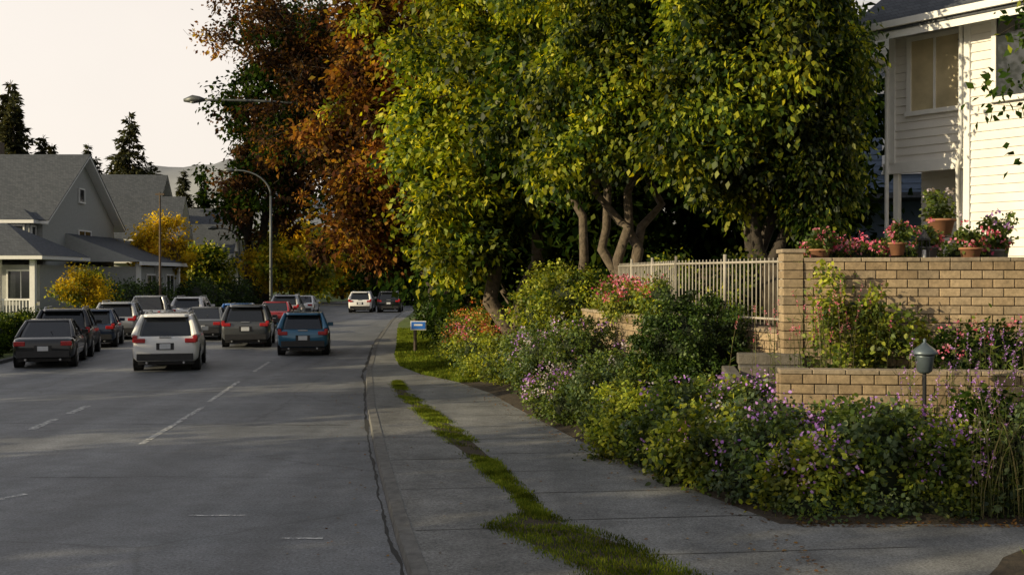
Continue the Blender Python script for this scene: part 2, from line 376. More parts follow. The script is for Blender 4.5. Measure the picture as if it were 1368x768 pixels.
E=curve([(12.15,2.9),(14,2.3),(16.6,1.55),(19,.95),(23.2,.05),(26,-.5),(28.8,-1.4),(31,-2.5),(34,-3.4),(38,-3.95),(47,-4.8),(66,-6.7),(92,-8.0),(110,-8.4),(130,-6.3),(155,3),(175,16)])
def smooth(t): t=np.clip(t,0,1); return t*t*(3-2*t)
def strip(name,Y,xl,xr,zf,mat,nx=2):
    mb=MB(); V=[];F=[]
    for y in Y:
        a,b=float(xl(y)),float(xr(y))
        for i in range(nx): 
            x=a+(b-a)*i/(nx-1); V.append((x,y,float(zf(x,y))))
    for j in range(len(Y)-1):
        for i in range(nx-1): F.append((j*nx+i,j*nx+i+1,(j+1)*nx+i+1,(j+1)*nx+i))
    mb.add(V,F,mat); return mb.obj(name)
YA=np.concatenate([np.arange(-20,40,1.0),np.arange(40,175,3.)])
mb=MB(); mb.add([(-1500,-1500,-.06),(1500,-1500,-.06),(1500,1500,-.06),(-1500,1500,-.06)],[(0,1,2,3)],'ground'); mb.obj('ground')
strip('road',YA,Kl,Kr,lambda x,y:0,'asphalt')
def kerb(name,K,sgn):
    mb=MB(); V=[];F=[]
    for y in YA:
        x=float(K(y)); V+=[(x,y,-.03),(x+sgn*.02,y,.1),(x+sgn*.17,y,.108),(x+sgn*.17,y,-.03)]
    for j in range(len(YA)-1):
        for i in range(3):
            f=(4*j+i,4*j+i+1,4*j+4+i+1,4*j+4+i); F.append(f if sgn<0 else f[::-1])
    mb.add(V,F,'kerb'); return mb.obj(name)
kerb('kerb',Kr,1); kerb('kerb',Kl,-1)
YP=np.concatenate([np.arange(-20,9,1.),np.arange(9,29,.35),[28.8]]); YP=np.unique(YP[YP<=28.8])
strip('pavement',YP,lambda y:Kr(y)+.17,G1,lambda x,y:.1,'pave')
def sr(y): return 14.0 if y<12.1 else float(E(y))
YS=np.unique(np.concatenate([YP[YP<12.1],[12.09,12.11],YP[YP>12.11]]))
strip('sidewalk',YS,G2,sr,lambda x,y:.1,'conc')
YF=YA[YA>=28.8]; YF=np.unique(np.concatenate([[28.8],np.arange(29,40,.6),YF[YF>=40]]))
strip('sidewalk',YF,lambda y:Kr(y)+.17,E,lambda x,y:.1,'conc')
strip('grass_verge',YP,G1,G2,lambda x,y:.1,'soil')
def bedz(x,y):
    s=x-float(E(max(y,12.15))); s=min(s,(y-12.1)*1.0)
    return .1+.9*float(smooth(s/2.3))*(1-float(smooth((y-24)/6))) + .4*float(smooth(s/8))*float(smooth((y-22)/6))
strip('garden_bed',np.arange(12.11,29.2,.5),E,lambda y:24,bedz,'soil',60)
YN=np.arange(4,11.01,.35); NB=lambda y:4.15+max(0,(y-9.9))*.75+.06*math.sin(y*7)
strip('garden_bed',YN,NB,lambda y:13,lambda x,y:.105,'soil',12)
strip('lawn',np.concatenate([np.arange(28.6,45,1),np.arange(45,176,4.)]),E,lambda y:E(y)+45,bedz,'lawn',30)
def leftz(x,y):
    d=float(Kl(y))-x; return .1+.8*float(smooth((d-1)/6))
strip('front_yard',YA,lambda y:Kl(y)-70,lambda y:Kl(y)-.17,leftz,'lawn',50)
mb=MB()
def tarline(pts,wd,z,mat='tar'):
    pts=[Vector((p[0],p[1],z)) for p in pts]; V=[];F=[]; ww=1
    for i,p in enumerate(pts):
        ww=min(1.5,max(.3,ww+random.uniform(-.3,.3)))
        t=(pts[min(i+1,len(pts)-1)]-pts[max(i-1,0)]).normalized(); s=Vector((-t.y,t.x,0))*wd*ww
        V+=[p-s,p+s]
    for i in range(len(pts)-1): F.append((2*i+1,2*i,2*i+2,2*i+3))
    mb.add(V,F,mat)
ys=np.arange(6,60,.12); wk=0; pl=[]
for y_ in ys: wk=wk*.93+random.uniform(-.012,.012); pl.append((float(Kr(y_))-.06+wk,y_))
tarline(pl,.034,.004)
for yy,x0,x1 in ((15.4,-13,-2.1),(21,-14,-2.9),(27,-13,-3.6)):
    xs=np.arange(x0,x1,.15); wk=0; pl=[]
    for x in xs: wk=wk*.95+random.uniform(-.03,.03); pl.append((x,yy-.03*x+wk))
    tarline(pl,.012,.004)
for yy in np.arange(9.2,28,1.55):
    a=float(G2(yy))+.02; b=(float(E(yy-.2))-.02) if yy>12.4 else 4
    tarline([(a+(b-a)*i/8,yy+(b-a)*i/8*.12) for i in range(9)],.009,.104,'seam')
for yy in np.arange(9.5,28,2.3):
    a=float(Kr(yy))+.2; b=float(G1(yy))-.02
    if b>a: tarline([(a+(b-a)*i/5,yy+.12*(b-a)*i/5) for i in range(6)],.009,.104,'seam')
mb.obj('pavement_seams')
mb=MB()
def mark(x0,y0,x1,y1,wd):
    a=Vector((x0,y0,.008));b=Vector((x1,y1,.008));t=(b-a).normalized();s=Vector((-t.y,t.x,0))*wd/2
    mb.add([a+s,a-s,b-s,b+s],[(0,1,2,3)],'paintline')
for x0,y0,x1,y1,wd in [(-8.75,20.4,-8.92,21.9,.16),(-9.0,22.8,-9.15,24.2,.16),(-6.15,18.6,-6.6,24,.11),(-6.75,25,-7.3,30,.11),(-7.6,33,-8.0,37,.11),(-3.75,13.0,-3.1,13.0,.06),(-2.45,11.85,-2.0,11.85,.06),(-6.5,13.7,-6.2,14.3,.1),(-8.3,41,-8.8,46,.12),(-9.3,50,-9.9,56,.12)]:
    mark(x0,y0,x1,y1,wd)
mb.obj('lane_markings')
mb=MB(); V=[];F=[]; nx,ny=100,8
for j in range(ny):
    for i in range(nx):
        x=-420+i*6; t=j/(ny-1); hh=(33+16*math.exp(-((x+116)/45)**2)+5*math.sin(x*.03)+2.5*math.sin(x*.11)+random.uniform(-1.6,1.6))
        V.append((x,400+t*120,hh*math.sin(math.pi*min(1,t*1.2+.0))-1))
for j in range(ny-1):
    for i in range(nx-1): F.append((j*nx+i,j*nx+i+1,(j+1)*nx+i+1,(j+1)*nx+i))
mb.add(V,F,'hill'); mb.obj('hill',None,True)

LV=Leaves()
def blades(pts,h,mat='grass'):
    k=len(pts); A=rng.normal(size=(k,3))*.35+np.array([0,0,1]); Nn=rng.normal(size=(k,3))*np.array([1,1,.1])
    l=h*(.5+rng.random(k)); LV.add(pts,A,Nn,l,.012+0*l,mat)
yy=9+rng.random(42000)**1.1*20; f=rng.random(len(yy)); patch=(np.sin(yy*2.1)+np.sin(yy*.9+1)+.8*np.sin(yy*5.3+f*5)+rng.normal(size=len(yy))*.6>-.05)|((yy<12.0)&(np.sin(yy*6+f*7)+rng.normal(size=len(yy))*.6>-.9))
a=G1(yy);b=G2(yy); x=a+(b-a)*(f*1.3-.15)+rng.normal(size=len(yy))*.05
blades(np.stack([x,yy,np.full_like(x,.1)],1)[patch],.042)
k=4000; x=4.9+rng.random(k)*2.5; y_=9.3+rng.random(k)*1.5; blades(np.stack([x,y_,np.full_like(x,.11)],1),.07); LV.obj('grass_tufts')
LV=Leaves(); yy=28.6+rng.random(60000)**1.4*30; x=E(yy)+rng.random(len(yy))**1.3*4.5
blades(np.stack([x,yy,np.array([bedz(a_,b_) for a_,b_ in zip(x,yy)])],1),.09); LV.W=[w_*2.5 for w_ in LV.W]; LV.obj('lawn_grass')
LV=Leaves(); k=420; yy=9.5+rng.random(k)**1.3*22; edge=np.where(rng.random(k)<.7,E(np.maximum(yy,12.2))-np.abs(rng.normal(size=k))*.3,Kr(yy)+.3+rng.random(k)*4)
P=np.stack([np.minimum(edge,E(np.maximum(yy,12.2))-.02),yy,np.full(k,.112)],1); A=rng.normal(size=(k,3))*np.array([1,1,.15])
LV.add(P,A,rng.normal(size=(k,3))*.2+np.array([0,0,1]),.03+.03*rng.random(k),.03+.0*yy,'dry')
k=500; x=3.0+rng.random(k)*4; y_=11.95+rng.random(k)**1.5*.5; P=np.stack([x,y_,np.array([max(.112,bedz(a_,b_)+.012) for a_,b_ in zip(x,y_)])],1)
LV.add(P,rng.normal(size=(k,3))*np.array([1,1,.2]),rng.normal(size=(k,3))*.2+np.array([0,0,1]),.03+.03*rng.random(k),.03+.0*x,'dry')
k=80; yy=9+rng.random(k)*20; P=np.stack([Kr(yy)-.05-np.abs(rng.normal(size=k))*.5,yy,np.full(k,.012)],1)
LV.add(P,rng.normal(size=(k,3))*np.array([1,1,.15]),rng.normal(size=(k,3))*.2+np.array([0,0,1]),.04+0*yy,.03+.0*yy,'dry')
LV.obj('fallen_leaves',None,True)

# ------------------------------------------------------------------ retaining walls
def blockwall(name,p0,p1,z0,z1,th=.25,bw=.3,bh=.13,cap=True):
    e=empty(name,(p0[0],p0[1],0),math.atan2(p1[1]-p0[1],p1[0]-p0[0])); ln=math.hypot(p1[0]-p0[0],p1[1]-p0[1])
    mb=MB(); mb.box((ln/2,0,(z0+z1)/2),(ln-.02,th-.04,z1-z0-.01),'mortar'); mb.obj('mortar_core',e)
    mb=MB(); r=0; z=z0
    while z+bh*.9<=z1:
        x=-(r%2)*bw/2
        while x<ln-.02:
            x0=max(0,x); x1=min(ln,x+bw)
            if x1-x0>.04:
                j=random.uniform(-.006,.01); tl=Matrix.Rotation(random.uniform(-.012,.012),3,'Y')
                mb.box(((x0+x1)/2,-th/2+.02-j,z+bh/2),(x1-x0-.012,.06,bh-.012),'block',tl)
                mb.box(((x0+x1)/2,th/2-.02+j,z+bh/2),(x1-x0-.012,.06,bh-.012),'block')
            x+=bw
        for xx in (0,ln): mb.box((xx,0,z+bh/2),(.05,th-.1,bh-.014),'block')
        z+=bh; r+=1
    mb.obj('blocks',e,False,.01)
    if cap:
        mb=MB(); x=0
        while x<ln-.02:
            x1=min(ln,x+.42); mb.box(((x+x1)/2,random.uniform(-.006,.006),z+.03),(x1-x-.01,th+.06,.06),'cap'); x+=.42
        mb.obj('cap_stones',e,False,.01)
    return e
blockwall('brick_retaining_wall',(4.4,17.0),(10.5,16.0),1.05,3.02)
blockwall('brick_retaining_wall',(2.65,20.3),(1.75,26),.7,2.06)
blockwall('brick_retaining_wall',(2.9,20.2),(4.2,17.3),1.0,2.0)
blockwall('brick_garden_wall',(3.5,14.75),(8.5,14.1),.6,1.55,cap=True)
e=empty('brick_pillar',(4.22,17.0,0)); mb=MB()
for r in range(16):
    z=1.05+r*.13; mb.box((0,0,z+.065),(.3+random.uniform(-.006,.006),.32,.118),'block')
mb.obj('blocks',e,False,.008); mb=MB(); mb.box((0,0,3.16),(.36,.38,.06),'cap'); mb.obj('cap_stone',e,False,.01)
mb=MB(); mb.add([(4.45,17.05,2.98),(22,14.3,2.98),(22,36,2.98),(4.45,36,2.98),(4.45,17.05,.9),(4.45,36,.9)],[(0,1,2,3),(0,3,5,4)],'soil'); mb.obj('patio')
mb=MB(); mb.add([(2.75,20.3,1.98),(4.3,17.3,1.98),(4.44,17.3,1.98),(4.44,34,1.98),(1.85,34,1.98),(1.85,26,1.98)],[(0,1,2,3,4,5)],'soil'); mb.obj('terrace')
e=empty('garden_steps',(3.75,16.0,0),math.radians(-8)); mb=MB()
for i in range(6): mb.box((0,-.75+i*.33,.72+i*.165),(.95,.36,.16),'stone'); mb.box((0,-.7+i*.33,.45+i*.165),(.9,.3,.38),'stone')
mb.obj('treads',e,False,.015); mb=MB()
mb.box((-.6,.2,.92),(.2,1.8,1.0),'stone'); mb.obj('side_wall',e,False,.02)
def fence(name,pts,z0,h):
    e=empty(name,(pts[0][0],pts[0][1],z0)); mb=MB()
    for (x0,y0),(x1,y1) in zip(pts[:-1],pts[1:]):
        a=Vector((x0-pts[0][0],y0-pts[0][1],0));b=Vector((x1-pts[0][0],y1-pts[0][1],0)); ln=(b-a).length; n_=int(ln/.11)
        for z in (.1,h-.06): mb.tube([a+Vector((0,0,z)),b+Vector((0,0,z))],.022,'fence',6)
        for i in range(n_+1):
            p=a.lerp(b,i/n_); r=.011 if i%14 else .03; mb.tube([p+Vector((0,0,0)),p+Vector((0,0,h if i%14 else h+.08))],r,'fence',6)
    mb.obj('rails_and_bars',e,True)
fence('metal_fence',[(4.15,17.25),(2.95,20.2),(2.3,24.5)],2.02,1.05)

# ------------------------------------------------------------------ house helpers
def gable(mb,x0,x1,y0,y1,ze,zr,axis='x',ov=.5,t=.18,wall='siding',roof='roof',trim='white'):
    if axis=='x': a0,a1,b0,b1=x0,x1,y0,y1; P=lambda a,b,z:(a,b,z)
    else: a0,a1,b0,b1=y0,y1,x0,x1; P=lambda a,b,z:(b,a,z)
    bm=(b0+b1)/2; sl=(zr-ze)/(bm-b0)
    A0,A1=a0-ov,a1+ov
    def slab(tt,dz,mat,o2,A0,A1):
        pr=[(b0-o2,ze-sl*o2+dz),(bm,zr+dz),(b1+o2,ze-sl*o2+dz),(b1+o2,ze-sl*o2+dz-tt),(bm,zr+dz-tt),(b0-o2,ze-sl*o2+dz-tt)]
        V=[P(A0,b,z) for b,z in pr]+[P(A1,b,z) for b,z in pr]
        mb.add(V,[(0,1,7,6),(1,2,8,7),(2,3,9,8),(3,4,10,9),(4,5,11,10),(5,0,6,11),(0,5,4,1),(1,4,3,2),(6,7,10,11),(7,8,9,10)],mat)
    slab(.06,.2,roof,ov+.03,A0-.03,A1+.03); slab(.16,.138,trim,ov,A0,A1)
    for a in (a0+.01,a1-.01):
        mb.add([P(a,b0,ze-.02),P(a,b1,ze-.02),P(a,bm,zr-.02)],[(0,1,2)],wall)
def hip(mb,x0,x1,y0,y1,ze,zr,ov=.4,roof='roof',trim='white'):
    x0-=ov;x1+=ov;y0-=ov;y1+=ov; d=min(x1-x0,y1-y0)/2
    if x1-x0>y1-y0: r0=(x0+d,(y0+y1)/2,zr);r1=(x1-d,(y0+y1)/2,zr); F=[(0,1,5,4),(1,2,5),(2,3,4,5),(3,0,4)]
    else: r0=((x0+x1)/2,y0+d,zr);r1=((x0+x1)/2,y1-d,zr); F=[(0,1,4),(1,2,5,4),(2,3,5),(3,0,4,5)]
    mb.add([(x0,y0,ze),(x1,y0,ze),(x1,y1,ze),(x0,y1,ze),r0,r1],F,roof)
    mb.box(((x0+x1)/2,(y0+y1)/2,ze-.11),(x1-x0-.06,y1-y0-.06,.2),trim)
def window(mb,c,w_,h,face,nm=1,glass='glass',fr=.09):
    def bx(u,v,du,dv,d0,d1,mat):
        m=(d0+d1)/2; th=d1-d0
        if face=='-y': mb.box((c[0]+u,c[1]-m,c[2]+v),(du,th,dv),mat)
        elif face=='+x': mb.box((c[0]+m,c[1]+u,c[2]+v),(th,du,dv),mat)
        else: mb.box((c[0]-m,c[1]+u,c[2]+v),(th,du,dv),mat)
    bx(0,0,w_,h,-.02,.03,glass)
    bx(0,h/2+fr/2,w_+2*fr,fr,-.02,.07,'white'); bx(0,-h/2-fr/2,w_+2*fr+.06,fr,-.02,.1,'white')
    for s in(-1,1): bx(s*(w_/2+fr/2),0,fr,h,-.02,.07,'white')
    for i in range(nm): bx(-w_/2+w_*(i+1)/(nm+1),0,.045,h,.025,.055,'white')
def siding(mb,x0,x1,y,z0,z1,mat='siding',st=.17):
    z=z0
    while z<z1-.02:
        t=min(z+st,z1); mb.add([(x0,y-.03,z),(x1,y-.03,z),(x1,y-.002,t),(x0,y-.002,t),(x0,y,z),(x1,y,z)],[(0,1,2,3),(4,5,1,0)],mat); z+=st
dA=Vector((.61,-.79,0)).normalized(); e=empty('white_siding_house',(7.9,23.3,0),math.atan2(dA.y,dA.x))
mb=MB()
mb.box((5.0,4.0,6.5),(10,8,2.8),'siding')
mb.box((5.0+.02,4.5,4.02),(9.96,7,2.16),'siding')
mb.box((6.6,.75,4.02),(6.4,1.7,2.16),'siding')
siding(mb,0,1.78,0,5.1,7.9); siding(mb,1.84,10,-.3,3,7.9); mb.box((5.9,-.14,5.45),(8.1,.3,4.9),'siding')
siding(mb,.03,3.4,1.0,2.98,5.08)
mb.box((0,0-.01,6.5),(.13,.1,2.82),'white'); mb.box((1.84,-.31,5.45),(.12,.1,4.92),'white'); mb.box((1.3,.0,5.02),(3.0,.12,.22),'white')
mb.box((0.9,.5,5.06),(1.85,1.0,.06),'white')
mb.obj('walls',e)
mb=MB(); window(mb,(.98,-.02,6.85),1.05,1.42,'-y',1,'goldpane'); window(mb,(2.85,-.33,6.9),.8,1.5,'-y',0); window(mb,(1.25,.98,4.15),.55,1.5,'-y',0); mb.obj('windows',e)
mb=MB(); mb.box((1.55,.08,4.05),(.14,.14,2.14),'white'); mb.box((.05,.08,4.05),(.12,.12,2.14),'white'); mb.obj('porch_posts',e,False,.01)
mb=MB(); gable(mb,0,10,-.3,8,7.95,10.6,'x',.7); mb.box((4.9,-1.06,7.75),(11.4,.12,.13),'white'); mb.box((4.5,-.62,7.73),(11.2,.85,.04),'white'); mb.obj('roof',e)
mb=MB(); mb.tube([(-.55,-1.0,7.7),(-.5,-.95,7.5),(-.12,-.15,7.2),(-.08,-.1,7.0),(-.08,-.1,3.5),(-.2,-.3,3.25),(-.5,-.7,3.05)],.045,'white',8)
mb.tube([(1.72,-.36,7.7),(1.72,-.36,5.3),(1.5,-.1,4.9),(1.5,0,3.0)],.04,'white',8); mb.obj('downspouts',e,True)
mb=MB(); mb.box((1.62,-.1,7.35),(.1,.1,.2),'dark'); mb.rev((1.62,-.16,7.18),[(.03,0),(.06,.05),(.05,.2),(.08,.22),(.01,.3)],'dark',8); mb.obj('wall_lantern',e)
e=empty('blue_house',(13.5,42,1),math.radians(-15)); mb=MB(); mb.box((2,4,4.5),(9,8,9),'sidingb'); siding(mb,-2.5,6.5,-.01,0,9,'sidingb',.22); mb.obj('walls',e)
mb=MB(); gable(mb,-2.5,6.5,0,8,9,12,'x',.6); mb.obj('roof',e); mb=MB(); mb.box((0,-1,4.7),(6,2.2,.2),'roof')
for z in (2.2,6.4):
    for x_ in(-1.2,1,3.2): window(mb,(x_,-.03,z),1.2,1.4,'-y',1)
mb.obj('windows',e)

e=empty('grey_gable_house',(-28,67,.7)); mb=MB()
mb.box((-7,6,2.9),(14,12,5.9),'sidingg'); siding(mb,-14,0,-.01,0,5.6,'sidingg',.22)
mb.box((2.1,8.5,1.4),(4.2,9,2.8),'sidingg'); mb.box((-4,-2.6,1.4),(12,5.2,2.8),'sidingg'); mb.box((-1.3,-.45,4.3),(1.8,.9,2.3),'sidingg')
mb.obj('walls',e)
mb=MB(); gable(mb,-14,0,0,12,5.75,9.9,'x',.6,wall='sidingg'); hip(mb,-11,2.2,-6,0,3.3,5.2,.5); 
mb.add([(-.05,3.4,4.9),(4.8,3.4,3.1),(4.8,13.6,3.1),(-.05,13.6,4.9)],[(0,1,2,3)],'roof'); mb.add([(-.05,3.4,4.9),(4.8,3.4,3.1),(-.05,3.4,3.1)],[(0,1,2)],'sidingg'); mb.box((4.75,8.5,3.0),(.15,10.4,.22),'white')
hip(mb,-2.4,-.2,-1.1,.6,5.5,6.2,.25); mb.obj('roof',e)
mb=MB()
for x_ in (-1.9,.0,1.9): mb.box((x_,-5.8,1.5),(.28,.28,3.2),'white')
for y_ in (4.2,8,12.6): mb.box((4.3,y_,1.4),(.28,.28,3.2),'white')
mb.box((0,-5.8,.9),(4.0,.08,.1),'white')
for i in range(22): mb.box((-1.9+i*.18,-5.8,.45),(.05,.05,.9),'white')
mb.obj('porch_columns',e)
mb=MB(); window(mb,(.02,6.5,4.2),2.0,1.8,'+x',1); window(mb,(-1.3,-.92,4.4),1.1,1.5,'-y',1); window(mb,(-.38,-.45,4.4),.5,1.4,'+x',0); window(mb,(4.22,7,1.5),2,1.5,'+x',1)
window(mb,(4.22,11,1.5),1.6,1.5,'+x',1); window(mb,(-5,-.04,4.2),1.5,1.4,'-y',1); window(mb,(1,-5.24+.0,1.7),1.4,1.5,'-y',1); window(mb,(-3,-5.24,1.7),1.4,1.5,'-y',1); window(mb,(.02,6,7.4),.8,.8,'+x',0)
mb.obj('windows',e)
mb=MB(); mb.box((-6,7,10.2),(.8,.8,1.6),'mortar'); mb.obj('chimney',e)
def lhouse(loc,rz,s=1,wall='sidingg'):
    e=empty('suburban_house',loc,rz); e.scale=(s,s,s); mb=MB(); mb.box((-6,5,3),(12,10,6),wall); mb.box((1.5,3,1.5),(3,6,3),wall); mb.obj('walls',e)
    mb=MB(); gable(mb,-12,0,0,10,6,10,'x',.6,wall=wall); gable(mb,-3.5,2.2,-1.5,4,5.2,8,'x',.5,wall='siding'); hip(mb,0,3.4,0,7,3.1,4.6); mb.box((-.4,1.25,4.1),(4.6,4.8,2.2),'siding'); mb.obj('roof',e)
    mb=MB()
    for y_ in (1.3,7.5): window(mb,(.02 if y_>5 else 1.92,y_,4.3),1.4,1.5,'+x',1)
    for y_ in (1.5,4.5): window(mb,(3.02,y_,1.6),1.3,1.3,'+x',1)
    for x_ in (-1,-5,-9): window(mb,(x_,-.02 if x_<-4 else -1.17,4.3),1.3,1.4,'-y',1)
    mb.obj('windows',e)
    mb=MB()
    for y_ in(-.1,3.2,6.6): mb.box((3.6,y_,1.5),(.22,.22,3),'white')
    mb.obj('porch_columns',e)
lhouse((-29.3,90,.8),math.radians(6),1.05); lhouse((-32,120,.8),math.radians(4),.95,'siding')

# ------------------------------------------------------------------ cars
def car(name,x,y,slope,pm,kind='suv'):
    D=dict(suv=(4.6,1.9,1.68,1.08),sedan=(4.6,1.8,1.44,.93),hatch=(4.1,1.8,1.52,.97),truck=(5.4,1.95,1.85,1.15))[kind]
    L,Wd,H,belt=D; w_=Wd/2; th=math.atan(-slope); r=-L/2
    e=empty(name,(x-math.sin(th)*L/2,y+math.cos(th)*L/2,0.004),th)
    st=[(r,.46,belt-.2,.84),(r+.05,.38,belt-.06,.93),(r+.2,.3,belt,.985),(r+.9,.25,belt+.01,1),(0,.25,belt,1),(L/2-1.3,.25,belt-.03,1),(L/2-.8,.27,belt-.1,.99),(L/2-.25,.3,belt-.2,.93),(L/2-.04,.38,belt-.36,.84)]
    mb=MB(); V=[];F=[]
    for (yy,zb,zt,k) in st:
        h=w_*k; zm=zb+(zt-zb)*.45
        pr=[(-h*.86,zb),(-h*.97,zb+.1),(-h,zm),(-h*.985,zt-.14),(-h*.93,zt-.03),(-h*.8,zt)]
        pr=pr+[(-a,b) for a,b in pr[::-1]]
        V+=[(a,yy,b) for a,b in pr]
    n=12
    for i in range(len(st)-1):
        for j in range(n): F.append((i*n+j,(i+1)*n+j,(i+1)*n+(j+1)%n,i*n+(j+1)%n))
    F.append(tuple(range(n))); F.append(tuple((len(st)-1)*n+j for j in range(n))[::-1]); mb.add(V,F,pm)
    mb.obj('body',e,True,.025,2)
    rb,rt=dict(suv=(.1,.5),sedan=(.55,1.35),hatch=(.12,.6),truck=(2.0,2.15))[kind]
    fb,ft=L/2-1.2,L/2-2.0; 
    if kind=='sedan': fb,ft=L/2-1.25,L/2-2.05
    hb,ht=w_*.9,w_*.7; z0,z1=belt-.05,H-.05
    def ring(t,ex=0):
        s=t**1.25; hw=hb+(ht-hb)*s+ex; ya=r+rb+(rt-rb)*t-ex; yb=fb+(ft-fb)*t+ex; z=z0+(z1-z0)*t
        return [(-hw,ya+.06,z),(-hw*.8,ya,z),(hw*.8,ya,z),(hw,ya+.06,z),(hw,yb-.1,z),(hw*.75,yb,z),(-hw*.75,yb,z),(-hw,yb-.1,z)]
    mb=MB(); V=ring(0)+ring(.5)+ring(1); F=[]
    for i in range(2):
        for j in range(8): F.append((i*8+j,i*8+(j+1)%8,(i+1)*8+(j+1)%8,(i+1)*8+j))
    F.append(tuple(range(16,24))); mb.add(V,F,'cglass'); mb.obj('windows',e)
    mb=MB(); R0,R5,R1=ring(0,.004),ring(.5,.004),ring(1,.004)
    for j in ((0,1),(3,2),(4,5),(7,6)):
        a=j[0]; pts=[Vector(R0[a]),Vector(R5[a]),Vector(R1[a])]; mb.tube(pts,([.13,.1,.08] if kind in('suv','hatch') else [.085,.07,.06]) if a in(0,3) else [.045,.04,.04],pm,8)
    for sgn,ia,ib in ((-1,0,7),(1,3,4)):
        for f_ in ((.47,) if kind in('sedan','truck') else (.2,.55)):
            pts=[Vector(q[ia]).lerp(Vector(q[ib]),f_) for q in (R0,R5,R1)]; mb.tube(pts,.035 if f_>.3 else .055,pm,6)
    top=ring(1,.035); tv=[(a,b,z1-.02) for a,b,c in top]+[(a*.93,b*.97 if abs(b)>.3 else b,H) for a,b,c in top]
    if kind in('suv','hatch'):
        for k_ in (1,2,9,10): a,b,c_=tv[k_]; tv[k_]=(a,b-.16,c_-.01)
    mb.add(tv,[(j,(j+1)%8,8+(j+1)%8,8+j) for j in range(8)]+[tuple(range(8,16)),tuple(range(8))[::-1]],pm)
    mb.obj('roof_and_pillars',e,True,.02,2)
    mb=MB()
    ty=r+.02; tz=belt-.16
    if kind in('suv','hatch'):
        for s in(-1,1):
            mb.box((s*w_*.76,ty+.01,tz),(w_*.34,.14,.13),'tail'); mb.box((s*w_*.9,ty+.1,tz+.05),(w_*.14,.24,.2),'tail')
    elif kind=='truck':
        for s in(-1,1): mb.box((s*w_*.88,ty+.02,tz-.05),(w_*.12,.12,.36),'tail')
    else:
        for s in(-1,1): mb.box((s*w_*.74,ty+.02,tz-.01),(w_*.36,.12,.14),'tail')
    mb.obj('tail_lights',e,False,.02)
    mb=MB(); mb.box((0,r+.03,.44),(Wd*.84,.14,.2),'dark'); mb.box((0,r-.005,belt-.33),(.5,.03,.2),'dark'); mb.box((0,r-.025,belt-.33),(.31,.02,.155),'plate')
    for s in(-1,1): mb.box((s*(w_+.04),fb-.45,belt+.07),(.2,.12,.13),pm); mb.tube([(s*w_*.55,r+.2,.27),(s*w_*.55,r-.01,.27)],.035,'rim',8)
    mb.box((0,0,.27),(Wd*.84,L*.84,.16),'dark')
    if kind=='suv':
        for s in(-1,1): mb.tube([(s*ht*.93,r+.7,H-.02),(s*ht*.95,r+.9,H+.05),(s*ht*.95,.5,H+.05),(s*ht*.93,.7,H-.02)],.018,'rim',6)
    mb.tube([(0,r+rb+.25+(.3 if kind=='sedan' else .0),belt+.14),(0.2,r+rb+.2,belt+.17)],.01,'dark',5)
    if kind in('suv','hatch','truck'): mb.box((0,r+.03,belt-.06),(.34,.03,.04),'rim')
    mb.obj('bumper_mirrors_trim',e,False,.01)
    mb=MB(); wr=.35 if kind!='truck' else .39
    for yy in (r+.88,L/2-.9):
        for s in(-1,1):
            mb.tube([(s*(w_-.02),yy,wr+.02),(s*(w_+.006),yy,wr+.02)],wr+.06,'dark',22)
            mb.tube([(s*(w_-.26),yy,wr),(s*(w_-.24),yy,wr),(s*(w_-.0),yy,wr),(s*(w_+.018),yy,wr)],[wr*.92,wr,wr,wr*.93],'tyre',22)
            mb.tube([(s*(w_-.02),yy,wr),(s*(w_+.024),yy,wr)],wr*.62,'rim',14); mb.tube([(s*(w_+.02),yy,wr),(s*(w_+.03),yy,wr)],wr*.2,'dark',8)
    mb.obj('wheels',e,True,.004)
    return e
car('white_suv',-10.2,33,-.22,'p_white','suv')
car('blue_hatchback',-7.4,39.7,-.15,'p_blue','hatch')
car('dark_suv',-10.55,44.4,-.16,'p_grey','suv')
car('parked_sedan',-14.3,34.2,-.28,'p_black','sedan')
car('parked_suv',-15.5,38.6,-.28,'p_black','suv')
car('parked_car',-16.6,44.3,-.25,'p_navy','hatch')
car('parked_suv',-17.7,50,-.2,'p_silver','suv')
car('parked_pickup_truck',-18.5,56,-.15,'p_silver','truck')
car('parked_sedan',-13.7,49.5,-.15,'p_grey','sedan')
car('blue_car',-13.4,54.5,-.12,'p_blue2','hatch')
car('red_car',-13.2,62,-.1,'p_red','sedan')
car('silver_car',-14.6,72,-.08,'p_silver','suv'); car('silver_car',-15.8,84,-.05,'p_white','sedan')
car('parked_suv',-18.6,64,-.08,'p_white','suv')
car('white_suv',-12.2,90,-.04,'p_white','suv'); car('black_suv',-9.95,90.5,-.04,'p_black','suv')

# ------------------------------------------------------------------ street furniture
def lamp(name,base,h,arm,dx,r=.09,mat='metal'):
    e=empty(name,base); mb=MB(); mb.tube([(0,0,-.1),(0,0,.3),(0,0,h*.5),(0,0,h*.82)],[r*1.3,r,r*.8,r*.65],mat,10)
    pts=[];
    for i in range(9):
        t=i/8; pts.append((dx*arm*(1-math.cos(t*math.pi/2)),0,h*.82+h*.18*math.sin(t*math.pi/2)))
    pts.append((dx*(arm+.35),0,h-.0)); mb.tube(pts,r*.5,mat,8); mb.obj('pole_and_arm',e,True)
    mb=MB(); c=dx*(arm+.75); mb.tube([(dx*(arm+.2),0,h),(dx*(arm+.45),0,h+.02),(c,0,h+.03),(dx*(arm+1.15),0,h-.02)],[.06,.14,.19,.07],mat,10); mb.rev((c,0,h-.16),[(.05,0),(.13,.04),(.15,.12)],'lampglass',12); mb.obj('lamp_head',e,True)
lamp('street_lamp',(-18.9,88,.1),11.1,2.6,-1,.13)
lamp('street_lamp',(-3.4,49.5,.3),10.3,9.9,-1,.11,'metal')
lamp('street_lamp',(-24.3,100,.2),7.0,1.6,-1,.1)
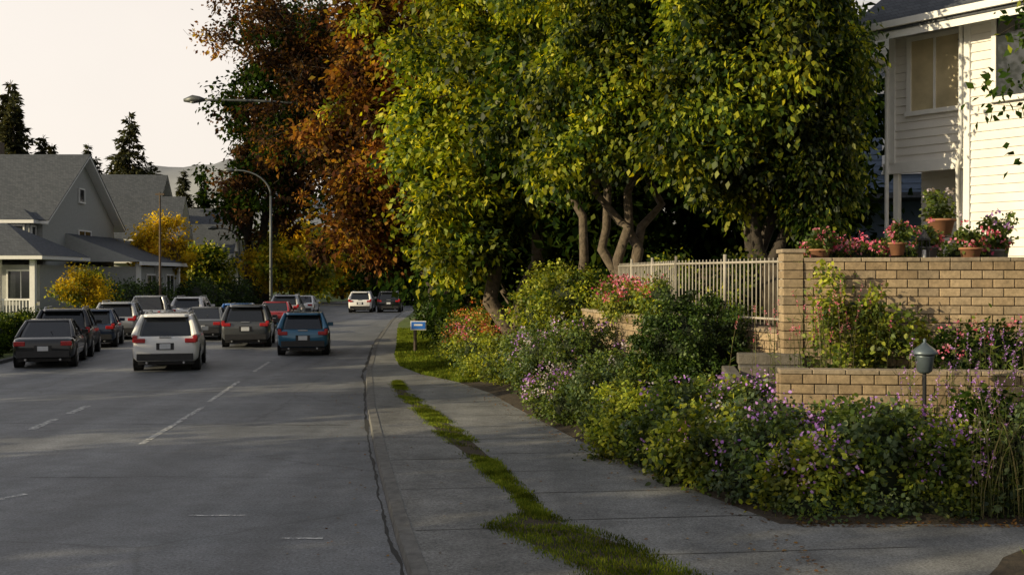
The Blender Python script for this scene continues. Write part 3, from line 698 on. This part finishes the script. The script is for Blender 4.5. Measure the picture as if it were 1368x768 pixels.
e=empty('utility_pole',(-19.9,63.5,.1)); mb=MB(); mb.tube([(0,0,-.1),(0,0,7.5)],[.08,.05],'wood',8); mb.box((0,0,7.4),(.5,.1,.1),'wood'); mb.obj('pole',e)
e=empty('street_sign',(-3.45,40,.1)); mb=MB(); mb.tube([(0,0,-.1),(0,0,1.2)],.06,'wood',8); mb.obj('post',e); mb=MB(); mb.box((.12,-.08,.98),(.56,.03,.32),'white'); mb.box((.12,-.1,.98),(.5,.02,.26),'signblue'); mb.box((.12,-.112,1.0),(.3,.008,.06),'white'); mb.obj('sign_panel',e,False,.005)
e=empty('garden_lantern',(5.0,13.6,.85)); mb=MB(); mb.tube([(0,0,-.4),(0,0,.75)],.025,'dark',8); mb.obj('post',e)
mb=MB(); mb.rev((0,0,.75),[(.05,0),(.09,.03),(.115,.2),(.12,.22)],'lantern',14); mb.rev((0,0,.98),[(.155,0),(.16,.02),(.12,.07),(.05,.12),(.015,.15),(.02,.18),(.0,.2)],'lantern',14); mb.obj('lamp_housing',e,True)
def pot(x,y,z,r,h,mat,flow):
    e=empty('potted_plant',(x,y,z)); mb=MB(); mb.rev((0,0,0),[(r*.7,0),(r*.95,h*.85),(r*1.08,h*.86),(r*1.08,h),(r*.9,h),(r*.85,h*.9)],mat,16); mb.obj('pot',e,True)
    LV=Leaves(); C=ell_clusters([(0,0,h+r*.9,r*1.3,r*1.3,r*1.2)],26,.4); add_clump(LV,C,r*.4,40,'l_shrub',.06,.6,.1); 
    F=ell_clusters([(0,0,h+r*.9,r*1.4,r*1.4,r*1.3)],10,1); add_clump(LV,F,.045,9,flow,.04,.9,0); LV.obj('foliage',e,True)
for a in [(5.9,17.2,3.1,.13,.2,'terra','f_pink'),(6.5,17.6,3.0,.17,.25,'potg','f_pink'),(7.0,17.15,3.0,.16,.22,'terra','f_pink'),(6.95,18.2,3.45,.22,.26,'terra','f_white'),(7.5,17.4,3.0,.12,.2,'potg','f_pink'),(4.75,17.3,3.0,.16,.2,'terra','f_pink'),(8.0,18.5,3.0,.2,.4,'potg','f_purple')]: pot(*a)
e=empty('plant_stand',(6.95,18.2,2.98)); mb=MB(); mb.rev((0,0,0),[(.14,0),(.14,.03),(.03,.06),(.03,.42),(.15,.44),(.15,.46)],'wood',12); mb.obj('stand',e)
e=empty('porch_lantern',(6.35,17.3,2.99)); mb=MB(); mb.box((0,0,.02),(.14,.14,.04),'dark'); mb.box((0,0,.36),(.15,.15,.03),'dark')
for a in(-1,1):
    for b in(-1,1): mb.box((a*.06,b*.06,.19),(.014,.014,.32),'dark')
mb.rev((0,0,.37),[(.09,0),(.03,.1),(.012,.14)],'dark',8); mb.rev((0,0,.04),[(.03,0),(.03,.16)],'white',8); mb.obj('frame',e)

# ------------------------------------------------------------------ trees
tree('lime_maple_tree',(.1,32.8,.3),[(-1.2,33.2,9.5),(.8,34,10)],[(-.9,33,7.8,2.5,2.4,3.4),(-1.6,32.8,5.4,1.8,1.8,1.9),(.9,33.5,7,2.4,2.2,3.0),(-.2,34,11,3.2,2.8,3),(-2.6,32.6,6.8,.9,1.0,1.4),(-1.5,32.3,3.7,1.1,1.2,.7)],[('l_lime',3),('l_green',1.6)],320,280,.175,.62,.3)
tree('copper_maple_tree',(-1.9,45,.4),[(-4.5,44,11),(-3,45,13),(-5,44,8)],[(-5.2,43,7.2,2.5,2.4,3.4),(-4.2,43,11.5,2.6,2.4,3.2),(-3.0,43,6.5,2.4,2.2,3.6),(-5.6,43,4.6,1.6,2,1.4),(-2.5,43.5,13,3,3,3)],[('l_copper',3),('l_brown',1.6),('l_lime',.4)],280,260,.21,.7,.28)
tree('dark_maple_tree',(-22.8,101,.3),[(-21,101,26),(-24,101,22),(-18,100,24)],[(-22.5,100,11,4.8,5,5.5),(-21,100,18,5.6,6,6.0),(-17.5,100,22,6.0,6,7),(-18.5,100,14,5,5,6)],[('l_brown',2),('l_dark',2.5)],260,150,.42,1.15,.5,'barkd',110,.35,twigs=4)
tree('brown_maple_tree',(-2.9,51.5,.3),[(-8.6,50,14),(-6.5,50,12),(-5,50,15),(-9.6,50,14)],[(-7.8,49.5,11.5,2.6,2.6,4.5),(-9.8,49.5,13.0,2.2,2.4,3.2),(-11.6,49.5,14.0,2.2,1.6,1.9),(-7.5,49.5,7.4,2.1,2.2,2.8),(-9.4,49.5,9.6,1.9,1.8,1.8)],[('l_brown',3),('l_copper',.7),('l_dark',1)],250,115,.17,.5,.27,'barkd',160,.25,twigs=7)
tree('green_maple_tree',(2.7,24.6,1.9),[(1.5,24,7.5),(2.3,24.2,8.5),(3.4,25,8)],[(1.9,24,6.8,1.8,1.6,2.0),(3.2,24.2,7.4,2.0,1.8,2.2),(2.2,24,8.8,2.2,2,1.8),(1.1,24,5.4,.9,.9,.8),(3.6,23.6,5.3,.8,.8,.6)],[('l_green',3),('l_lime',1.4)],290,280,.13,.44,.15,nl=50,droop=.7)
tree('green_maple_tree',(5.1,22.9,1.95),[(4.2,22.4,8.5),(5.4,22.4,8),(5.8,22.9,8.5),(4.7,22.4,7)],[(4.4,22.0,6.7,1.6,1.4,1.9),(5.4,22.1,7.3,1.2,1.2,2.0),(4.8,22.1,8.7,2.1,1.8,1.5),(3.7,22,5.3,.9,1,.9),(4.8,22.6,4.9,.8,.8,.7),(5.5,22.2,4.6,.5,.6,.8)],[('l_green',3.4),('l_lime',1.1)],310,280,.125,.42,.17,'barkd',50,droop=.8,flat=1.0)
tree('weeping_tree',(5.9,22.2,2.9),[(5.8,22,7.2),(5.6,21.8,6.5)],[(6.0,21.8,5.6,.6,.6,1.9),(6.35,21.9,4.8,.34,.4,1.5),(5.7,21.7,4.6,.42,.4,1.3),(6.1,21.8,7.2,.75,.7,1)],[('l_green',3),('l_dark',1)],145,180,.115,.3,.11,'barkd',40,.5,droop=1.1,flat=1.5,asp=.5)
tree('shade_tree',(7.5,33,1),[(7,33,9),(9,33,9)],[(5,32,8,3.2,2.5,4.5),(8,33,7,2.6,2.5,4.5),(3,32,5,2.5,2,2.5),(6.5,31.5,3.8,3.2,1.5,1.8)],'l_dark',200,150,.28,.95,.25,'barkd')
tree('shade_tree',(2.5,38,.5),[(2,38,10),(3,38,9)],[(1.5,38,5,3,2.5,3),(2.5,38,9,4,3,5),(-1.0,38,3.6,1.9,1.8,1.5)],'l_dark',200,150,.3,1.0,.25,'barkd')
tree('shade_tree',(-2.6,54,.4),[(-3,54,9),(-2,54,10)],[(-3.4,53,4.6,2.6,2.4,2.2),(-2,53,9,4,3,5),(-4.6,54,5.5,2,2,2.5)],[('l_dark',4),('l_green',1)],170,150,.34,1.05,.25,'barkd')
tree('shade_tree',(-5.0,72,.4),[(-5,72,9)],[(-5.5,71,5,3,3,2.8),(-4,71,11,4,4,6)],[('l_dark',4),('l_green',1)],130,140,.45,1.3,.25,'barkd')
for x_,y_,h_,lx in ((-1.2,38,5,-.6),(-.5,36.5,5,-.5),(-2.3,44,5,-.8),(1.9,27.5,5,-.9),(2.6,26.8,5,-.7),(-3.0,50,5,-.5)):
    tree('slim_maple_tree',(x_,y_,.5 if y_>28 else 1.5),[(x_+lx,y_,h_+2.5)],[(x_+lx,y_,h_+1.8,1.5,1.4,1.6)],[('l_green',2),('l_dark',1)],45,180,.18,.6,.17,nl=14)
tree('alder_sapling',(7.2,14.2,1.4),[(6.7,13.8,6.0),(6.3,13.5,4.8)],[(6.05,13.3,5.1,.35,.4,1.0),(6.0,13.4,4.0,.3,.3,.35),(6.7,13.8,5.9,.8,.5,.5)],[('l_green',1),('l_dark',1)],26,32,.1,.2,.035,nl=24,twigs=3)
conifer('pine_tree',(-43,97,.9),17.5,3.8); conifer('pine_tree',(-39.7,97,.9),13.5,2.8); conifer('pine_tree',(-37.8,111,.9),18.3,5.6)
conifer('pine_tree',(-44.5,118,.9),16,3.8); conifer('pine_tree',(-41.5,112,.9),14,3.2); conifer('pine_tree',(-41.3,99,.9),14.5,3.2)
conifer('pine_tree',(-38,130,.9),14.5,3.6); conifer('pine_tree',(-36,131,.9),13.3,3.2); conifer('pine_tree',(-44.6,100,.9),19.5,4.8); conifer('pine_tree',(-33.5,132,.9),12.8,3)
tree('golden_tree',(-23.8,80,.8),[(-24,80,5)],[(-24.8,80,4.7,2.0,1.8,2.6)],'l_gold',60,180,.23,.7,.13)
tree('golden_tree',(-21.8,58,.6),[(-22,58,2.6)],[(-22.3,58,2.2,1.4,1.2,1.2)],[('l_gold',1),('l_lime',2)],45,180,.13,.45,.09)
tree('golden_tree',(-23,118,.6),[(-23,118,7)],[(-22.5,118,5,4.3,3,4)],[('l_gold',3),('l_lime',2)],90,150,.42,1.1,.2)
tree('golden_tree',(-19,126,.6),[(-19,126,6)],[(-19,126,4.2,3.2,3,3)],[('l_gold',3),('l_lime',1)],70,150,.42,1.1,.2)
tree('yellow_maple_tree',(-24.5,88,.8),[(-24.5,88,4)],[(-24.5,88,3.4,2.2,2,2.2)],[('l_lime',2),('l_dark',1)],60,160,.26,.75,.13)
tree('yellow_maple_tree',(-20.6,98,.4),[(-20.4,98,4.5)],[(-20.2,98,4.0,2.6,2,2.2),(-17.6,99,3.2,1.8,1.6,1.7)],[('l_gold',2),('l_lime',2)],80,150,.3,.8,.13)
bush('distant_trees',[(x_,random.uniform(150,170)+abs(x_+20)*.1,random.uniform(2,5),9,5,random.uniform(6,9)) for x_ in range(-110,50,9)],[('l_dark',3),('l_green',1),('l_gold',.3)],.95,520,50,2.2,None,False)
bush('distant_trees',[(x_,random.uniform(105,118),random.uniform(2,4),4,3,random.uniform(3,5)) for x_ in (-12,-7,-3,2,7,12)],[('l_dark',3),('l_green',1)],.5,220,70,1.2,None,False)
for x_,y_,h_ in ((-24,-20.5,10.2),(-24.5,-13.5,10.3),(-23.8,-7.2,10.1),(-24.3,-1,9.4),(-24.5,5.6,8.8),(-25,15.2,7.4),(-25.5,23,7.6),(-26.5,31.5,8.2)):  # unseen trees added left of frame to cast shade over road and sidewalk
    tree('shadow_caster_tree',(x_,y_,.6),[(x_,y_,h_*.8)],[(x_,y_,h_*.6,3.4,3.6 if y_<10 else 2.4,h_*.4),(x_+1,y_-1 if y_<10 else y_,h_*.35,3,3.2 if y_<10 else 2.1,h_*.25)],'l_dark',95,125,.47,1.1,.25,nl=20)

# ------------------------------------------------------------------ hedges and shrubs
bush('hedge',[(-22.5,y_,1.3,1,2.2,1.1) for y_ in (62,66,70)],'l_hedge',.14,260,60,.4,None,False)
bush('hedge',[(-22.8,y_,1.3,1,2.4,1.2) for y_ in (80,84,88,92,96)],'l_hedge',.16,300,60,.4,None,False)
bush('shrub',[(-17.9,37.5,.55,.8,.9,.65),(-18.6,40,.6,.9,1.0,.6)],'l_dark',.09,140,70,.22,None,False)
bush('shrub',[(-20.6,46,.6,.9,1.2,.6),(-21.4,50,.6,.9,1.2,.6)],[('l_dark',1),('l_green',1)],.1,140,70,.22,None,False)
bush('shrub',[(-1.3+random.uniform(-.3,.3)-(y_-36)*.11,y_,1.0,1.0,1.5,1.0) for y_ in (41,44,47)],[('l_dark',2),('l_hedge',1)],.1,280,60,.3,None,False)  # dark leaf mix puts the understory shade into the colour
bush('shrub',[(-2.8-(y_-50)*.085,y_,1.2,1.1,2.2,1.3) for y_ in (50,54,58,62,67,73,80)],[('l_dark',2),('l_hedge',1)],.16,450,55,.45,None,False)  # understory shade again carried by the dark leaf colour
bush('flowering_shrub',[(-1.1,32,.85,.75,.9,.7),(-.8,30.3,.75,.7,.8,.6),(-1.6,34.2,.85,.7,.9,.65)],[('l_shrubY',1),('l_shrub',1)],.07,200,70,.2,[('f_orange',60,.05,.09),('f_pink',30,.05,.08)],False)
bush('flowering_shrub',[(-1.0,36,1.1,.9,.7,.7)],[('l_shrubY',1),('l_shrub',1)],.07,100,70,.2,[('f_orange',50,.05,.1)],False)
bush('shrub',[(-.3,28.3,.65,.65,.9,.55),(.1,26.5,.8,.7,.8,.6),(-.7,30,.45,.6,.8,.4)],[('l_shrubY',2),('l_shrub',1)],.06,250,75,.17)
bush('hydrangea_shrub',[(.8,23.6,.95,.8,.8,.75),(1.4,22.4,1.1,.8,.8,.75),(.55,24.8,.9,.7,.8,.7)],[('l_shrub',2),('l_sage',1)],.055,400,75,.17,[('f_purple',50,.035,.09),('f_white',30,.03,.05)])
bush('shrub',[(1.05,29,1.9,1.0,1.2,1.0),(1.6,27.2,2.1,1.0,1.1,.9)],[('l_shrubY',2),('l_green',1)],.075,340,75,.2)
bush('flowering_shrub',[(.8,21.2,.55,.5,.6,.4),(1.1,20.2,.5,.5,.5,.4)],[('l_shrub',1)],.05,170,70,.14,[('f_purple',40,.035,.08),('f_white',30,.03,.05)])
bush('shrub',[(1.7,19.0,.75,.62,.65,.65)],[('l_shrub',1),('l_sage',1)],.05,170,80,.13,[('f_white',30,.03,.05)],bias=.9)
bush('shrub',[(1.85,17.7,.55,.6,.6,.58),(2.3,18.3,1.0,.55,.6,.55)],[('l_shrub',1),('l_shrubY',1)],.05,270,80,.13,bias=.9)
bush('clipped_shrub',[(2.85,18.1,1.58,.84,.8,.76),(2.85,18.2,1.1,.85,.8,.6)],'l_hedge',.042,900,80,.085,bias=.96)
bush('flowering_shrub',[(2.3,22.8,2.3,.55,1.2,.35),(2.9,20.9,2.35,.5,.6,.4),(2.5,25,2.2,.5,1,.35)],[('l_shrubY',2),('l_shrub',1)],.06,260,65,.17,[('f_pink',80,.04,.08)])
bush('shrub',[(4.2,20.3,2.5,.5,.5,.6),(3.4,24,2.5,.6,.8,.6)],[('l_green',2),('l_shrubY',1)],.07,170,70,.2)
bush('flowering_shrub',[(4.9,17.6,3.1,.35,.3,.22),(5.5,17.7,3.1,.4,.3,.2),(6.2,18,3.1,.5,.3,.2),(7.3,17.9,3.1,.5,.3,.2)],[('l_shrub',2)],.05,150,60,.12,[('f_pink',60,.04,.07)])
mats3=[[('l_shrubY',2),('l_shrub',1)],[('l_shrub',2),('l_sage',1)],[('l_shrubY',1),('l_shrub',1)],[('l_sage',2),('l_shrub',1)]]
mounds=[(1.9,16.6,.42,.66,.6,.62),(2.45,15.6,.5,.72,.62,.72),(2.6,14.5,.4,.66,.6,.6),(3.15,13.55,.45,.72,.62,.66),(3.5,12.9,.36,.55,.5,.52),(4.25,13.0,.5,.72,.6,.7),(5.0,12.85,.42,.62,.52,.6),(5.75,12.95,.55,.75,.6,.74),(6.6,12.85,.5,.7,.55,.68),(7.4,12.9,.55,.7,.55,.75)]
for i,mm in enumerate(mounds):
    fl=[('f_purple',[4,12,8,22,26,20,34,26,34,20][i],.036,.085)]+([('f_white',14,.03,.05)] if i%2==0 else [])
    dk=[('l_dark',.8)] if i>6 else []
    bush('flower_border_shrub',[mm],mats3[i%4]+dk,.058+.006*(i%3),150,80,.17,fl,bias=.86)
bush('groundcover',[(2.15+.42*i+random.uniform(-.1,.1),16.4-.95*i,.22,.4,.5,.22) for i in range(4)]+[(3.4+.7*i,12.55+random.uniform(-.05,.05),.18,.42,.3,.22) for i in range(7)],[('l_shrub',1),('l_sage',1)],.045,300,60,.13,[('f_purple',30,.03,.06)])
bush('flower_border',[(2.8,16.2,.85,.5,.5,.4),(3.2,15.2,.9,.55,.5,.4),(3.9,14.0,.75,.6,.5,.42),(4.8,13.8,.75,.6,.5,.42),(5.8,13.7,.8,.6,.5,.45),(6.8,13.6,.9,.6,.5,.55)],[('l_shrub',1),('l_sage',1),('l_shrubY',.7)],.055,480,75,.17,[('f_purple',60,.034,.08)],fz=0)
bush('climbing_shrub',[(4.7,16.5,2.3,.3,.25,.65),(5.2,16.4,2.1,.45,.25,.6),(5.7,16.3,1.9,.4,.25,.4),(5.0,16.3,1.6,.8,.3,.35)],[('l_shrubY',2),('l_shrub',1)],.07,120,38,.16,None,core=False,bias=.3)
bush('shrub',[(6.6,15.4,1.6,.9,.4,.45),(7.8,15.2,1.7,.7,.4,.5)],[('l_shrub',1),('l_dark',1)],.06,170,60,.18,[('f_pink',20,.03,.06)])
def stalks(name,cx,cy,rx,ry,z,n,h,flow=None,mat='straw'):
    mb=MB(); LV=Leaves()
    for i in range(n):
        x_=cx+rng.normal()*rx; y_=cy+rng.normal()*ry; hh=h*random.uniform(.6,1.15); ln=Vector((rng.normal()*.13*hh,rng.normal()*.13*hh,0))
        pts=[Vector((x_,y_,z))+ln*t*t+Vector((0,0,hh*t)) for t in (0,.3,.6,.85,1)]
        mb.tube(pts,[.005,.004,.0035,.003,.002],mat,4)
        k=9; tt=rng.random(k); P=np.array([list(Vector((x_,y_,z))+ln*t*t+Vector((0,0,hh*t))) for t in tt]); d=rng.normal(size=(k,3))*np.array([1,1,.3])+np.array([0,0,.7])
        LV.add(P,d,rng.normal(size=(k,3)),.09+.06*rng.random(k),.014+0*tt,'l_shrub')
        if flow:
            k=14; tt=.82+.2*rng.random(k); P=np.array([list(Vector((x_,y_,z))+ln*t*t+Vector((0,0,hh*t))) for t in tt]); LV.add(P,rdir(k),rdir(k),.022+.01*rng.random(k),.016+0*tt,flow)
    e=empty(name,(0,0,0)); mb.obj('stems',e); LV.obj('leaves',e)
stalks('tall_perennials',5.6,13.1,.5,.35,.5,60,1.15,'f_purple')
stalks('tall_grass',5.45,12.35,.28,.12,.15,60,1.15)
stalks('tall_perennials',4.4,15.9,.5,.25,1.2,40,1.3,'f_pink')
stalks('tall_perennials',6.5,14.0,.7,.35,.9,60,1.2,'f_purple')
